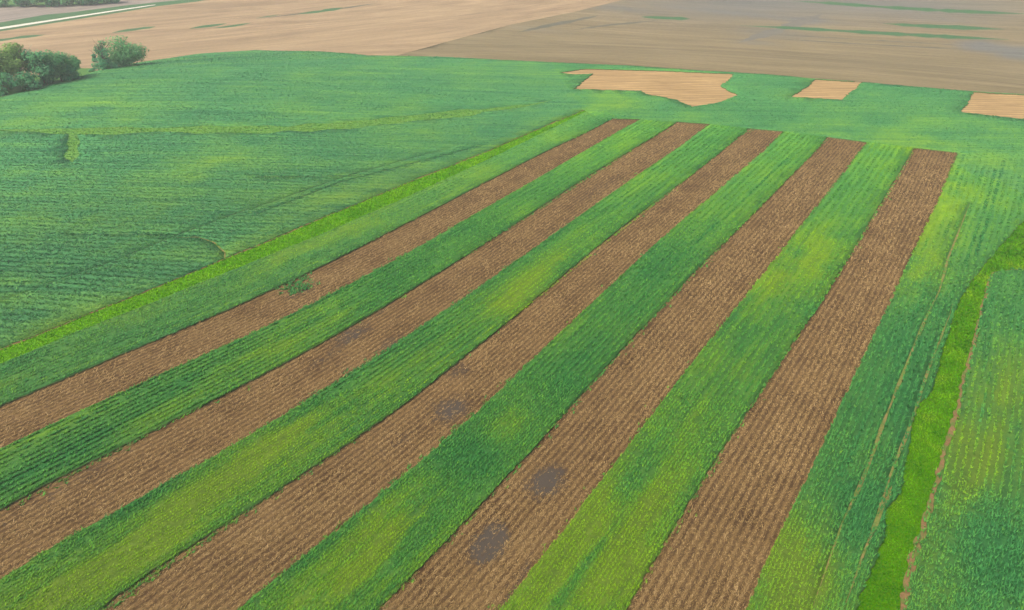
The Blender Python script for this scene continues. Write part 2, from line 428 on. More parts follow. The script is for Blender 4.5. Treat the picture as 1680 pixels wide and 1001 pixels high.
def vigour(pts, fine=True):
    x, y = pts[:, 0], pts[:, 1]
    q = np.hypot(x, y)
    v0 = blobs(VIG, pts)
    v = 0.0 * v0
    v += (fbm(x / 16, y / 16, 3, 3) - 0.5) * 0.5
    s, _ = rowcoord(x, y)
    a = pts @ _d
    sn = fbm(s / 1.7, a / 14, 23, 3) - 0.5
    v = 0.38 + v + sn * 0.42 + v0 * np.where(inside(pts, leftf), 0.55, 0.68) * np.clip(0.9 + 2.6 * sn + 1.3 * (fbm(x / 5, y / 5, 29, 3) - 0.5), 0.15, 1.6)
    # the hill on the left is drilled along the contour: long streaks
    L = inside(pts, leftf)
    st = fbm(x / 45 + 0.2 * y / 10, y / 3.3 - 0.02 * x, 41, 2) - 0.5
    v = np.where(L, v + st * 0.34, v)
    if fine:
        for l, w, am in STW:
            d = seg_dist(pts, l, 3 * w)
            k = np.exp(-(d / w) ** 2) * am
            v += np.where(k > 0, k * (0.5 + vnoise(a / 2.5, s, 8)), k * (0.6 + 0.8 * vnoise(a / 4, s, 9)))
    return np.clip(v, 0, 1.0)

# ------------------------------------------------------------------ materials
def mat(name):
    m = bpy.data.materials.new(name); m.use_nodes = True
    nt = m.node_tree; nt.nodes.clear()
    out = nt.nodes.new('ShaderNodeOutputMaterial')
    return m, nt, out
class N:
    def __init__(s, nt): s.nt = nt
    def n(s, t, **kw):
        o = s.nt.nodes.new(t)
        for k, v in kw.items(): setattr(o, k, v)
        return o
    def l(s, a, b): s.nt.links.new(a, b)
    def attr(s, name): return s.n('ShaderNodeAttribute', attribute_name=name).outputs['Fac']
    def math(s, op, a, b=None, c=None, clamp=False):
        o = s.n('ShaderNodeMath', operation=op); o.use_clamp = clamp
        for i, v in enumerate((a, b, c)):
            if v is None: continue
            if isinstance(v, (int, float)): o.inputs[i].default_value = v
            else: s.l(v, o.inputs[i])
        return o.outputs[0]
    def pos(s, sc=(1, 1, 1), rot=0.0):
        g = s.n('ShaderNodeNewGeometry'); mp = s.n('ShaderNodeMapping')
        mp.inputs['Scale'].default_value = sc; mp.inputs['Rotation'].default_value = (0, 0, rot)
        if rot:
            m0 = s.n('ShaderNodeMapping'); m0.inputs['Rotation'].default_value = (0, 0, rot)
            s.l(g.outputs['Position'], m0.inputs[0]); s.l(m0.outputs[0], mp.inputs[0]); mp.inputs['Rotation'].default_value = (0, 0, 0)
        else: s.l(g.outputs['Position'], mp.inputs[0])
        return mp.outputs[0]
    def noise(s, vec, scale=1.0, detail=3, rough=0.55, dist=0.0):
        o = s.n('ShaderNodeTexNoise'); o.inputs['Scale'].default_value = scale; o.inputs['Detail'].default_value = detail
        o.inputs['Roughness'].default_value = rough; o.inputs['Distortion'].default_value = dist
        s.l(vec, o.inputs['Vector']); return o.outputs['Fac']
    def ramp(s, fac, stops):
        o = s.n('ShaderNodeValToRGB'); e = o.color_ramp.elements
        while len(e) < len(stops): e.new(0.5)
        for k, (p, c) in zip(e, stops):
            k.position = p; k.color = (*c, 1) if not isinstance(c, (int, float)) else (c, c, c, 1)
        s.l(fac, o.inputs[0]); return o.outputs[0]
    def mix(s, f, a, b, mode='MIX'):
        o = s.n('ShaderNodeMix', data_type='RGBA', blend_type=mode)
        for i, v in ((0, f), (6, a), (7, b)):
            if isinstance(v, (int, float)): o.inputs[i].default_value = v
            elif isinstance(v, tuple): o.inputs[i].default_value = (*v, 1)
            else: s.l(v, o.inputs[i])
        return o.outputs[2]
    def comb(s, x, y, z=0.0):
        o = s.n('ShaderNodeCombineXYZ')
        for i, v in enumerate((x, y, z)):
            if isinstance(v, (int, float)): o.inputs[i].default_value = v
            else: s.l(v, o.inputs[i])
        return o.outputs[0]
    def bsdf(s, out, col, rough=0.85, bump=None, strength=0.5, dist=0.1, trans=0.0):
        b = s.n('ShaderNodeBsdfPrincipled'); b.inputs['Roughness'].default_value = rough
        b.inputs['Specular IOR Level'].default_value = 0.03
        if isinstance(col, tuple): b.inputs['Base Color'].default_value = (*col, 1)
        else: s.l(col, b.inputs['Base Color'])
        if bump is not None:
            bp = s.n('ShaderNodeBump'); bp.inputs['Strength'].default_value = strength; bp.inputs['Distance'].default_value = dist
            s.l(bump, bp.inputs['Height']); s.l(bp.outputs[0], b.inputs['Normal'])
        sh = b.outputs[0]
        if trans > 0:
            t = s.n('ShaderNodeBsdfTranslucent')
            if isinstance(col, tuple): t.inputs[0].default_value = (*col, 1)
            else: s.l(col, t.inputs[0])
            mx = s.n('ShaderNodeMixShader'); mx.inputs[0].default_value = trans
            s.l(sh, mx.inputs[1]); s.l(t.outputs[0], mx.inputs[2]); sh = mx.outputs[0]
        s.l(sh, out.inputs[0])

CROP_RAMP = [(0.0, (0.034, 0.172, 0.040)), (0.35, (0.070, 0.232, 0.038)), (0.62, (0.114, 0.275, 0.024)), (1.0, (0.172, 0.320, 0.010))]
HILL_HAZE_RAMP = [(0.0, (0.042, 0.172, 0.068)), (0.35, (0.060, 0.205, 0.070)), (0.62, (0.090, 0.236, 0.054)), (1.0, (0.142, 0.275, 0.032))]  # hill and headland greens, with the bluish tint of distance haze painted in
SOIL = (0.150, 0.098, 0.052)

def crop_leaf(name='crop_leaf', ramp=CROP_RAMP):
    m, nt, out = mat(name); g = N(nt)
    v = g.attr('vig'); r = g.attr('rnd')
    f = g.math('ADD', v, g.math('MULTIPLY', g.math('SUBTRACT', r, 0.5), 0.28), clamp=True)
    c = g.ramp(f, ramp)
    if ramp is CROP_RAMP: c = g.mix(g.attr('left'), c, g.ramp(f, HILL_HAZE_RAMP))
    br = g.math('ADD', 0.72, g.math('MULTIPLY', r, 0.56))
    c = g.mix(1.0, c, g.comb(br, br, br), 'MULTIPLY')
    g.bsdf(out, c, 0.65, trans=0.22)
    return m

def crop_sheet(name='crop_canopy'):
    m, nt, out = mat(name); g = N(nt)
    v = g.attr('vig'); far = g.attr('far'); s = g.attr('s'); lf = g.attr('left')
    n1 = g.noise(g.pos(), 1.4, 4, 0.65)
    # streaks: along the strip rows, or along the contour on the hill
    along = g.noise(g.comb(g.math('MULTIPLY', s, 1.3), g.math('MULTIPLY', g.attr('a'), 0.07)), 1.0, 3)
    cont = g.noise(g.pos((0.025, 0.5, 1), 0.03), 1.0, 3, 0.6, 0.6)
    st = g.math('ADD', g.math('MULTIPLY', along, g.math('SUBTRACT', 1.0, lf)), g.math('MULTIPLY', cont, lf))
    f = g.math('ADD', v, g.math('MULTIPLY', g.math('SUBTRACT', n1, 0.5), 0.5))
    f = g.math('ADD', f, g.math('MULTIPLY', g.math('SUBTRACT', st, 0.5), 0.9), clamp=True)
    c = g.mix(lf, g.ramp(f, CROP_RAMP), g.ramp(f, HILL_HAZE_RAMP))
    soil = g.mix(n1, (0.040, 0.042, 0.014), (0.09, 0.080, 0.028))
    near = g.mix(g.math('MULTIPLY', v, 0.4, clamp=True), g.mix(0.5, c, (0.012, 0.040, 0.010)), soil)  # dark gaps between near plants are put into the sheet colour
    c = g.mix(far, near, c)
    br = g.ramp(g.math('ADD', g.math('MULTIPLY', st, 0.6), g.math('MULTIPLY', n1, 0.4)), [(0.3, 0.72), (0.7, 1.22)])
    c = g.mix(1.0, c, br, 'MULTIPLY')
    g.bsdf(out, c, 0.8, n1, 0.7, 0.3)
    return m

def stem_mat():
    m, nt, out = mat('crop_stems'); g = N(nt)
    n1 = g.noise(g.pos((3, 3, 0.6)), 2.0, 3)
    g.bsdf(out, g.ramp(n1, [(0.3, (0.035, 0.055, 0.018)), (0.7, (0.10, 0.10, 0.035))]), 0.85)
    return m

def stubble(name='corn_stubble_soil', soilA=(0.052, 0.029, 0.013), soilB=(0.086, 0.053, 0.024), straw=(0.218, 0.138, 0.054), cover=0.5):
    m, nt, out = mat(name); g = N(nt)
    s = g.attr('s'); a = g.attr('a'); wet = g.attr('wet')
    w = g.noise(g.pos(), 0.9, 2)
    sw = g.math('ADD', s, g.math('MULTIPLY', g.math('SUBTRACT', w, 0.5), 0.28))
    row = g.math('MULTIPLY_ADD', g.math('COSINE', g.math('MULTIPLY', sw, 2 * math.pi / 0.762)), 0.5, 0.5)
    n1 = g.noise(g.pos(), 0.16, 4, 0.6)
    n2 = g.noise(g.comb(g.math('MULTIPLY', s, 5.0), g.math('MULTIPLY', a, 1.6)), 1.0, 4, 0.7, 0.8)
    n3 = g.noise(g.pos(), 6.0, 3, 0.7)
    soil = g.mix(g.ramp(n1, [(0.3, 0.0), (0.7, 1.0)]), soilA, soilB)
    wn_ = g.noise(g.pos(), 1.1, 4, 0.7)
    wet = g.ramp(g.math('ADD', wet, g.math('MULTIPLY', g.math('SUBTRACT', wn_, 0.5), 1.5)), [(0.22, 0.0), (0.85, 1.0)])
    soil = g.mix(g.math('MULTIPLY', wet, 0.78, clamp=True), soil, (0.062, 0.054, 0.044))
    f = g.math('ADD', g.math('MULTIPLY', row, 0.15), g.math('ADD', g.math('MULTIPLY', n2, 0.55), g.math('MULTIPLY', n3, 0.40)))
    f = g.math('ADD', f, g.math('MULTIPLY', g.math('SUBTRACT', n1, 0.5), 0.25))
    f = g.math('SUBTRACT', f, g.math('MULTIPLY', wet, 0.22))
    k = g.ramp(f, [(0.48, 0.0), (0.68, 1.0)])
    c = g.mix(g.math('MULTIPLY', k, cover * 1.6, clamp=True), soil, straw)
    bump = g.math('ADD', g.math('MULTIPLY', row, 0.25), n3)
    g.bsdf(out, c, 0.9, bump, 0.45, 0.06)
    return m

def far_field(name, a, b, dark, sc=1.0, rot=0.0, bands=0.0):
    m, nt, out = mat(name); g = N(nt)
    gy = g.attr('wet')
    n1 = g.noise(g.pos((0.012 * sc, 0.05 * sc, 1), rot), 1.0, 4, 0.6, 0.8)
    n2 = g.noise(g.pos((0.012, 0.30 * min(sc, 2), 1), rot), 1.0, 5, 0.72, 0.3)
    n3 = g.noise(g.pos(), 0.5, 4, 0.7)
    c = g.mix(g.ramp(n1, [(0.32, 0.0), (0.68, 1.0)]), a, b)
    c = g.mix(g.math('MULTIPLY', gy, 0.85, clamp=True), c, dark)
    br = g.ramp(g.math('ADD', g.math('MULTIPLY', n2, 0.65), g.math('MULTIPLY', n3, 0.35)), [(0.32, 0.74), (0.68, 1.24)])
    c = g.mix(1.0, c, br, 'MULTIPLY')
    n4 = g.noise(g.pos((0.02, 1.0, 1), rot), 1.0, 3, 0.7, 0.2)
    c = g.mix(1.0, c, g.ramp(n4, [(0.35, 0.86), (0.62, 1.10)]), 'MULTIPLY')
    if bands > 0:
        sx = g.n('ShaderNodeSeparateXYZ'); g.l(g.pos((1, 1, 1), rot), sx.inputs[0])
        ph = g.math('ADD', g.math('MULTIPLY', sx.outputs[1], 2 * math.pi / bands), g.math('MULTIPLY', n1, 4.0))
        w = g.math('ADD', g.math('MULTIPLY', g.math('SINE', ph), 0.30), g.noise(g.pos((0.06, 0.5, 1), rot), 1.0, 4, 0.7))
        c = g.mix(g.ramp(w, [(0.30, 0.60), (0.66, 0.0)]), c, dark)
    g.bsdf(out, c, 0.9, n3, 0.4, 0.2)
    return m

def grass_mat(name, a, b, soil=None, amt=0.0):
    m, nt, out = mat(name); g = N(nt)
    n1 = g.noise(g.pos(), 0.35, 4, 0.7); n2 = g.noise(g.pos(), 5.0, 3, 0.7)
    c = g.mix(g.ramp(n1, [(0.3, 0.0), (0.7, 1.0)]), a, b)
    br = g.ramp(n2, [(0.25, 0.7), (0.75, 1.25)])
    c = g.mix(1.0, c, br, 'MULTIPLY')
    if soil: c = g.mix(g.ramp(g.noise(g.pos(), 0.8, 4), [(0.5 - amt, 0.0), (0.7 - amt, 1.0)]), c, soil)
    g.bsdf(out, c, 0.85, n2, 0.6, 0.08)
    return m

def plain(name, a, b, sc=1.0, rough=0.9, trans=0.0):
    m, nt, out = mat(name); g = N(nt)
    g.bsdf(out, g.mix(g.ramp(g.noise(g.pos(), sc, 4, 0.65), [(0.3, 0.0), (0.7, 1.0)]), a, b), rough, trans=trans)
    return m

def leaf_mat(name, dark, mid, light):
    m, nt, out = mat(name); g = N(nt)
    r = g.attr('rnd')
    g.bsdf(out, g.ramp(r, [(0.0, dark), (0.5, mid), (1.0, light)]), 0.6, trans=0.45)
    return m

M_LEAF = crop_leaf(); M_SHEET = crop_sheet(); M_STEM = stem_mat()
M_STUB = stubble()
def straw_mat(name, a, b, c):
    m, nt, out = mat(name); g = N(nt)
    g.bsdf(out, g.ramp(g.attr('rnd'), [(0.0, a), (0.5, b), (1.0, c)]), 0.7)
    return m
M_STRAW = straw_mat('straw', (0.075, 0.044, 0.016), (0.188, 0.118, 0.044), (0.43, 0.300, 0.135))
M_MARGIN = grass_mat('margin_soil', (0.17, 0.10, 0.045), (0.21, 0.135, 0.06), (0.09, 0.14, 0.03), 0.06)
M_TRACK = grass_mat('track_soil', (0.10, 0.15, 0.03), (0.14, 0.17, 0.04), (0.20, 0.15, 0.055), 0.06)
M_RUT = grass_mat('rut_ground', (0.03, 0.09, 0.03), (0.05, 0.14, 0.045))
M_W = grass_mat('waterway_turf', (0.058, 0.190, 0.002), (0.090, 0.230, 0.003))
M_W2 = grass_mat('right_waterway_turf', (0.046, 0.145, 0.001), (0.070, 0.175, 0.002))
M_SWALE = grass_mat('swale_turf', (0.085, 0.215, 0.04), (0.115, 0.24, 0.042))
M_ROUGH = grass_mat('rough_turf', (0.05, 0.13, 0.03), (0.085, 0.18, 0.04))
def heading(a, b):
    p = P([a, b]); d = p[1] - p[0]
    return -math.atan2(d[1], d[0])
M_TAN = far_field('tan_tilled_soil', (0.215, 0.150, 0.084), (0.318, 0.228, 0.126), (0.185, 0.145, 0.112), 1.0, heading((311, 48), (412, 38)))
M_BROWN = far_field('brown_tilled_soil', (0.152, 0.120, 0.062), (0.205, 0.162, 0.086), (0.128, 0.126, 0.108), 1.0, heading((1215, 42), (1655, 65)))
M_PINK = far_field('grey_tilled_soil', (0.20, 0.168, 0.136), (0.24, 0.20, 0.16), (0.185, 0.17, 0.145), 1.0, heading((0, 47), (207, 15)))
M_PATCH = far_field('straw_patch_soil', (0.275, 0.182, 0.080), (0.41, 0.278, 0.122), (0.20, 0.130, 0.062), 5.0, 0.06, 2.7)
M_GREENF = grass_mat('contour_grass', (0.040, 0.105, 0.042), (0.06, 0.135, 0.05))
M_DARKL = plain('ditch_soil', (0.085, 0.085, 0.055), (0.12, 0.11, 0.075), 0.3)
M_STREAK = plain('streak_soil', (0.115, 0.108, 0.085), (0.15, 0.135, 0.10), 0.12)
M_ROAD = plain('road_gravel', (0.50, 0.47, 0.38), (0.60, 0.56, 0.46), 0.6)
M_GROUND = plain('subsoil', (0.11, 0.07, 0.04), (0.18, 0.12, 0.07), 0.3)

# ------------------------------------------------------------------ meshes
def tag(o, label, cat, kind=None, group=None):
    o['label'] = label; o['category'] = cat
    if kind: o['kind'] = kind
    if group: o['group'] = group
    return o

def mesh_obj(name, V, faces, mats, parent=None, mi=None, attrs=None, smoothf=False):
    """faces: int array (n,3) or (n,4)"""
    me = bpy.data.meshes.new(name)
    V = np.asarray(V, np.float32); faces = np.asarray(faces, np.int32)
    n, k = faces.shape
    me.vertices.add(len(V)); me.vertices.foreach_set('co', V.ravel())
    me.loops.add(n * k); me.loops.foreach_set('vertex_index', faces.ravel())
    me.polygons.add(n)
    me.polygons.foreach_set('loop_start', np.arange(0, n * k, k, dtype=np.int32))
    me.polygons.foreach_set('loop_total', np.full(n, k, np.int32))
    for m in (mats if isinstance(mats, (list, tuple)) else [mats]): me.materials.append(m)
    if mi is not None: me.polygons.foreach_set('material_index', np.asarray(mi, np.int32))
    if smoothf: me.polygons.foreach_set('use_smooth', np.ones(n, bool))
    for a, val in (attrs or {}).items():
        at_ = me.attributes.new(a, 'FLOAT', 'POINT'); at_.data.foreach_set('value', np.asarray(val, np.float32))
    me.update(calc_edges=True)
    o = bpy.data.objects.new(name, me); COL.objects.link(o)
    if parent is not None: o.parent = parent
    return o

V_S, _ = rowcoord(V2[:, 0], V2[:, 1])
V_A = V2 @ _d
V_VIG = vigour(V2, False)
V_WET = np.clip(blobs(WET, V2), 0, 1.2)
V_GREY = np.clip(blobs(GREYF, V2), 0, 1.1)
V_Q = np.hypot(V2[:, 0], V2[:, 1])
V_LEFT = inside(V2, leftf).astype(float)
V_FAR = np.maximum(smooth(V_Q, 60, 230), 0.6 * V_LEFT)

CROPS = ['crop6', 'gap0', 'gap1', 'gap2', 'gap3', 'gap01', 'gap5', 'cropL', 'headland']
IS_CROP = np.isin(FNAME, CROPS)
H_CROP = 0.26
SPILL = {'gap5': [('track', 0.76)], 'crop6': [('margin2', 0.40)], 'cropL': [('margin1', 0.45), ('rut', 0.42), ('swale', 0.1)]}
HAZE_TINT = {'cropL': 1.0, 'headland': 0.75, 'gap01': 0.35, 'crop6': 0.3, 'gap5': 0.25}  # share of the painted haze tint in each crop region

def tuft_mesh(V3, F3, pts, z0, nb, h, w, lean, spread, row=None):
    """Blades (one triangle each) standing round each point; arrays per point for h, w, spread."""
    n = len(pts)
    rep = np.repeat(np.arange(n), nb)
    m = len(rep)
    az = RNG.uniform(0, 2 * math.pi, m)
    if row is not None:
        m0 = RNG.uniform(0, 1, m) < 0.82
        az = np.where(m0, row + RNG.normal(0, 0.42, m) + math.pi * (RNG.uniform(0, 1, m) < 0.5), az)
    ro = np.sqrt(RNG.uniform(0, 1, m)) * spread[rep]
    oa = RNG.uniform(0, 2 * math.pi, m)
    b = np.stack([pts[rep, 0] + np.cos(oa) * ro, pts[rep, 1] + np.sin(oa) * ro, z0[rep]], 1)
    hh = h[rep] * RNG.uniform(0.6, 1.15, m)
    ln = lean * hh * RNG.uniform(0.3, 1.3, m)
    tip = b + np.stack([np.cos(az) * ln, np.sin(az) * ln, hh], 1)
    ww = w[rep] * RNG.uniform(0.7, 1.3, m)
    pa = az + math.pi / 2
    wv = np.stack([np.cos(pa) * ww / 2, np.sin(pa) * ww / 2, np.zeros(m)], 1)
    Vb = np.empty((m * 3, 3)); Vb[0::3] = b - wv; Vb[1::3] = b + wv; Vb[2::3] = tip
    Fb = np.arange(m * 3).reshape(-1, 3)
    return Vb, Fb, rep

# candidate plants: spacing grows with the distance from the viewpoint
def candidates(k=0.0032, q0=22.0, q1=372.0, amax=53):
    out = []
    q = q0
    while q < q1:
        a = k * q
        n = int(2 * math.radians(amax) / k)
        th = -math.radians(amax) + (np.arange(n) + RNG.uniform(0, 1, n)) * k
        qq = q + RNG.uniform(-0.5, 0.5, n) * a * 1.5
        out.append(np.stack([qq * np.sin(th), qq * np.cos(th)], 1))
        q += a * 1.5
    return np.vstack(out)
CAND = candidates()
# snap to drill rows on the strips
s, ds = rowcoord(CAND[:, 0], CAND[:, 1])
cq = np.hypot(CAND[:, 0], CAND[:, 1])
inL = inside(CAND, leftf)
rs = np.where(cq < 78, np.where(inside(CAND, field6), 0.30, 0.381), np.where(cq < 140, 0.762, 1.143))
inW = inside(CAND, w1) | inside(CAND, w2)
snap = np.round(s / rs) * rs + RNG.normal(0, 0.04, len(s))
yl = CAND[:, 1] + 0.03 * CAND[:, 0] + 4.5 * np.sin((CAND[:, 0] + 40) / 52) + 3.0 * (fbm(CAND[:, 0] / 40, CAND[:, 1] / 40, 55, 2) - 0.5)
_tops = np.vstack([np.array([bul[k][0], blr[k][0]]) for k in range(5)])
_tops = np.vstack([w1l[0], _tops, P([(1640, 262)])[0], P([(1700, 262)])[0]])
_o = np.argsort(_tops[:, 0])
inH = (CAND[:, 1] > np.interp(CAND[:, 0], _tops[_o, 0], _tops[_o, 1]) + 0.4) & (CAND[:, 0] > w1l[0][0])
inL = inL | inH
rl = np.where(cq < 120, 0.9, 1.8)
CAND[:, 0] += np.where(inL | inW, 0, (snap - s) / np.maximum(ds, 0.3))
CAND[:, 1] += np.where(inL & (RNG.uniform(0, 1, len(s)) < 0.45), np.round(yl / rl) * rl + RNG.normal(0, 0.16, len(s)) - yl, 0)
CLAB = np.array(RN)[classify(CAND)]
CQ = np.hypot(CAND[:, 0], CAND[:, 1])
CZ = terrain(CAND[:, 0], CAND[:, 1])
CV = vigour(CAND)
CS = rowcoord(CAND[:, 0], CAND[:, 1])[0]

def crop_region(key, name, label, cat='crop'):
    fi = np.nonzero(FNAME == key)[0]
    f = F[fi]
    used, inv = np.unique(f, return_inverse=True)
    f2 = inv.reshape(f.shape)
    top = np.column_stack([V2[used], VZ[used] + H_CROP])
    # skirt: only where the neighbour is not crop
    e = np.vstack([F[IS_CROP][:, [0, 1]], F[IS_CROP][:, [1, 2]], F[IS_CROP][:, [2, 0]]])
    keyset = set(map(tuple, e.tolist()))
    el = np.vstack([f[:, [0, 1]], f[:, [1, 2]], f[:, [2, 0]]])
    bd = np.array([(a, b) for a, b in el.tolist() if (b, a) not in keyset], int).reshape(-1, 2)
    remap = {int(v): i for i, v in enumerate(used)}
    nb = len(bd)
    vv = [top]; ff = [f2]; mi = [np.zeros(len(f2))]
    src = [used]
    n0 = len(top)
    if nb:
        lo_ids = np.unique(bd); lm = {int(v): n0 + i for i, v in enumerate(lo_ids)}
        vv.append(np.column_stack([V2[lo_ids], VZ[lo_ids] - 0.12])); src.append(lo_ids); n0 += len(lo_ids)
        t = []
        for a, b in bd.tolist():
            A, B, A2, B2 = remap[a], remap[b], lm[a], lm[b]
            t.append((A, A2, B)); t.append((B, A2, B2))
        ff.append(np.array(t)); mi.append(np.ones(len(t)))
    src = np.concatenate(src)
    at_ = {'vig': V_VIG[src], 's': V_S[src], 'a': V_A[src], 'far': V_FAR[src], 'left': np.full(len(src), HAZE_TINT.get(key, 0.0)), 'rnd': np.full(len(src), 0.5)}
    # plants
    own = CLAB == key
    for nb_, pr in SPILL.get(key, []):
        own |= (CLAB == nb_) & (RNG.uniform(0, 1, len(CLAB)) < pr)
    if key[:3] == 'gap' and key[3:] in '0123':        # stray plants just outside the drilled rows
        kk = int(key[3:])
        for b_, sv in ((kk, SV[2 * kk + 1]), (kk + 1, SV[2 * kk + 2])):
            own |= (CLAB == 'brown%d' % b_) & (np.abs(CS - sv) < RNG.exponential(0.22, len(CS))) & (RNG.uniform(0, 1, len(CS)) < 0.5)
    ci = np.nonzero(own)[0]
    v = CV[ci]
    keep = RNG.uniform(0, 1, len(ci)) > np.clip((v - 0.6) * 0.35, 0, 0.2)
    gp = fbm(CAND[ci, 0] / 0.9, CAND[ci, 1] / 0.9, 63, 2)
    keep &= ~((gp < 0.36) & (RNG.uniform(0, 1, len(ci)) < (0.3 if key == 'cropL' else 0.75)) & (CQ[ci] < 130))
    ci = ci[keep]; v = CV[ci]; q = CQ[ci]
    if len(ci):
        sp = np.maximum(0.0034 * q, 0.12)
        lush = 1.0 - np.clip(v, 0, 1)
        h = (0.22 + 0.18 * lush) * np.interp(q, [40, 90, 150, 300], [0.9, 1.0, 0.85, 0.55])
        w = np.clip(sp * 0.52, 0.068, 0.7) * (0.85 + 0.3 * lush)
        spread = np.interp(q, [60, 110], [0.085, 1.0]) * np.where(q > 60, np.maximum(sp * 0.62, 0.09), 1.0)
        Vb, Fb, rep = tuft_mesh(None, None, CAND[ci], CZ[ci] + np.where(np.char.startswith(CLAB[ci], 'brown'), 0.0, H_CROP - 0.06), 5, h, w, 1.3, spread, 0.02 if key in ('cropL', 'headland') else math.atan2(_d[1], _d[0]))
        r = np.repeat(np.clip(0.5 + RNG.normal(0, 1, len(rep)) * np.interp(q, [60, 200], [0.30, 0.14])[rep] + (RNG.normal(0, 0.18, len(ci)))[rep], 0, 1), 3)
        vv.append(Vb); ff.append(Fb + n0); mi.append(np.full(len(Fb), 2))
        r3 = np.repeat(rep, 3)
        v = np.clip(v + RNG.normal(0, 0.11, len(v)), 0, 1.1)
        ex = {'vig': v[r3], 's': np.zeros(len(r3)), 'a': np.zeros(len(r3)), 'far': np.zeros(len(r3)), 'left': np.full(len(r3), HAZE_TINT.get(key, 0.0)), 'rnd': r}
        at_ = {k: np.concatenate([at_[k], ex[k]]) for k in at_}
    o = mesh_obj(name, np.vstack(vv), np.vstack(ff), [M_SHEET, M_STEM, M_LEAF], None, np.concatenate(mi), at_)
    return tag(o, label, cat, 'stuff')

def sheet(keys, name, label, cat, m, kind='structure', dz=0.0):
    if isinstance(keys, str): keys = [keys]
    f = F[np.isin(FNAME, keys)]
    used, inv = np.unique(f, return_inverse=True)
    o = mesh_obj(name, np.column_stack([V2[used], VZ[used] + dz]), inv.reshape(f.shape), m, None, None,
                 {'s': V_S[used], 'a': V_A[used], 'wet': (V_GREY if V_Q[used].min() > 200 else V_WET)[used]}, True)
    return tag(o, label, cat, kind)

# the ground itself: one sheet to the horizon, just under all fields
gr = mesh_obj('ground', np.column_stack([V2, VZ - 0.30]), F, M_GROUND, smoothf=True)
tag(gr, 'rolling farm ground under all the fields', 'ground', 'structure')

sheet('tanfar', 'tan_field', 'tan tilled hillside beyond the green crop, below the pale gravel road', 'field', M_TAN)
sheet('brownfar', 'brown_field', 'wide brown tilled field beyond the straw patches', 'field', M_BROWN)
sheet('pink', 'grey_field', 'greyish tilled field beyond the pale gravel road', 'field', M_PINK)
sheet('wood', 'woodland_floor', 'grassy ground under the distant dark trees', 'ground', M_ROUGH)
sheet('road', 'gravel_road', 'pale gravel road between green verges on the far hillside', 'road', M_ROAD, dz=0.12)
sheet('verge', 'grass_verge', 'green verge along both sides of the gravel road', 'grass', M_GREENF, 'stuff')
PL = ['short straw patch with a pointed lower side and a side tongue, largest of the three', 'small four sided straw patch between two green blocks', 'straw patch on the right edge beside the far green block']
for i in range(3):
    sheet('patch%d' % i, 'straw_patch', PL[i], 'straw patch', M_PATCH, group='x' if False else None) if False else sheet('patch%d' % i, 'straw_patch', PL[i], 'straw patch', M_PATCH)
BL = ['bare stubble strip beside the grassed waterway, with the weedy grey spot in it',
      'bare stubble strip second from the bright green waterway on its left',
      'middle bare stubble strip with one grey damp spot halfway along',
      'bare stubble strip with two large grey damp spots near its lower end',
      'bare stubble strip nearest the wheel tracks and the right waterway']
for k in range(5):
    o = sheet('brown%d' % k, 'stubble_strip', BL[k], 'stubble strip', M_STUB)
    o['group'] = 'bare stubble strips'
sheet('margin1', 'soil_edge', 'thin reddish bare edge along the far side of the long left waterway', 'soil', M_MARGIN, dz=0.17)
sheet('margin2', 'soil_edge', 'ragged brown bare edge along the right side of the right waterway', 'soil', M_MARGIN, dz=0.12)
sheet('track', 'wheel_track', 'tan wheel tracks through the crop near the waterways', 'track', M_TRACK, dz=0.30)
sheet('rut', 'wheel_rut', 'dark sprayer ruts running across the left hill crop', 'track', M_RUT, dz=0.22)
sheet('rough', 'rough_grass', 'dark rough grass at the foot of the left trees', 'grass', M_ROUGH, 'stuff')
FSL = ['thin green contour strip at the left edge of the tan hillside', 'short green contour strip right above the tree pair', 'upper green contour strip of the close pair on the tan hillside',
       'lower green contour strip of the close pair on the tan hillside', 'faint short green contour strip right of the close pair', 'green contour strip highest on the tan hillside',
       'short isolated green strip in the brown field', 'longest green strip across the brown field', 'green strip just above the longest one in the brown field', 'thin green line along the top right of the brown field']
for i in range(len(fstrips)):
    o = sheet('fstrip%d' % i, 'contour_strip', FSL[i], 'grass strip', M_GREENF, 'stuff'); o['group'] = 'green contour strips in the far fields'
FLL = ['dark ditch line parallel to the field divide', 'dark ditch line under the short isolated green strip', 'dark thin furrow line high on the tan hillside', 'upper of two fine dark furrows below the longest green strip', 'lower of two fine dark furrows below the longest green strip', 'pale grey diagonal drainage streak crossing the longest green strip']
for i in range(len(flines)):
    sheet('fline%d' % i, 'ditch_line', FLL[i], 'ditch', M_DARKL if i < 5 else M_STREAK)

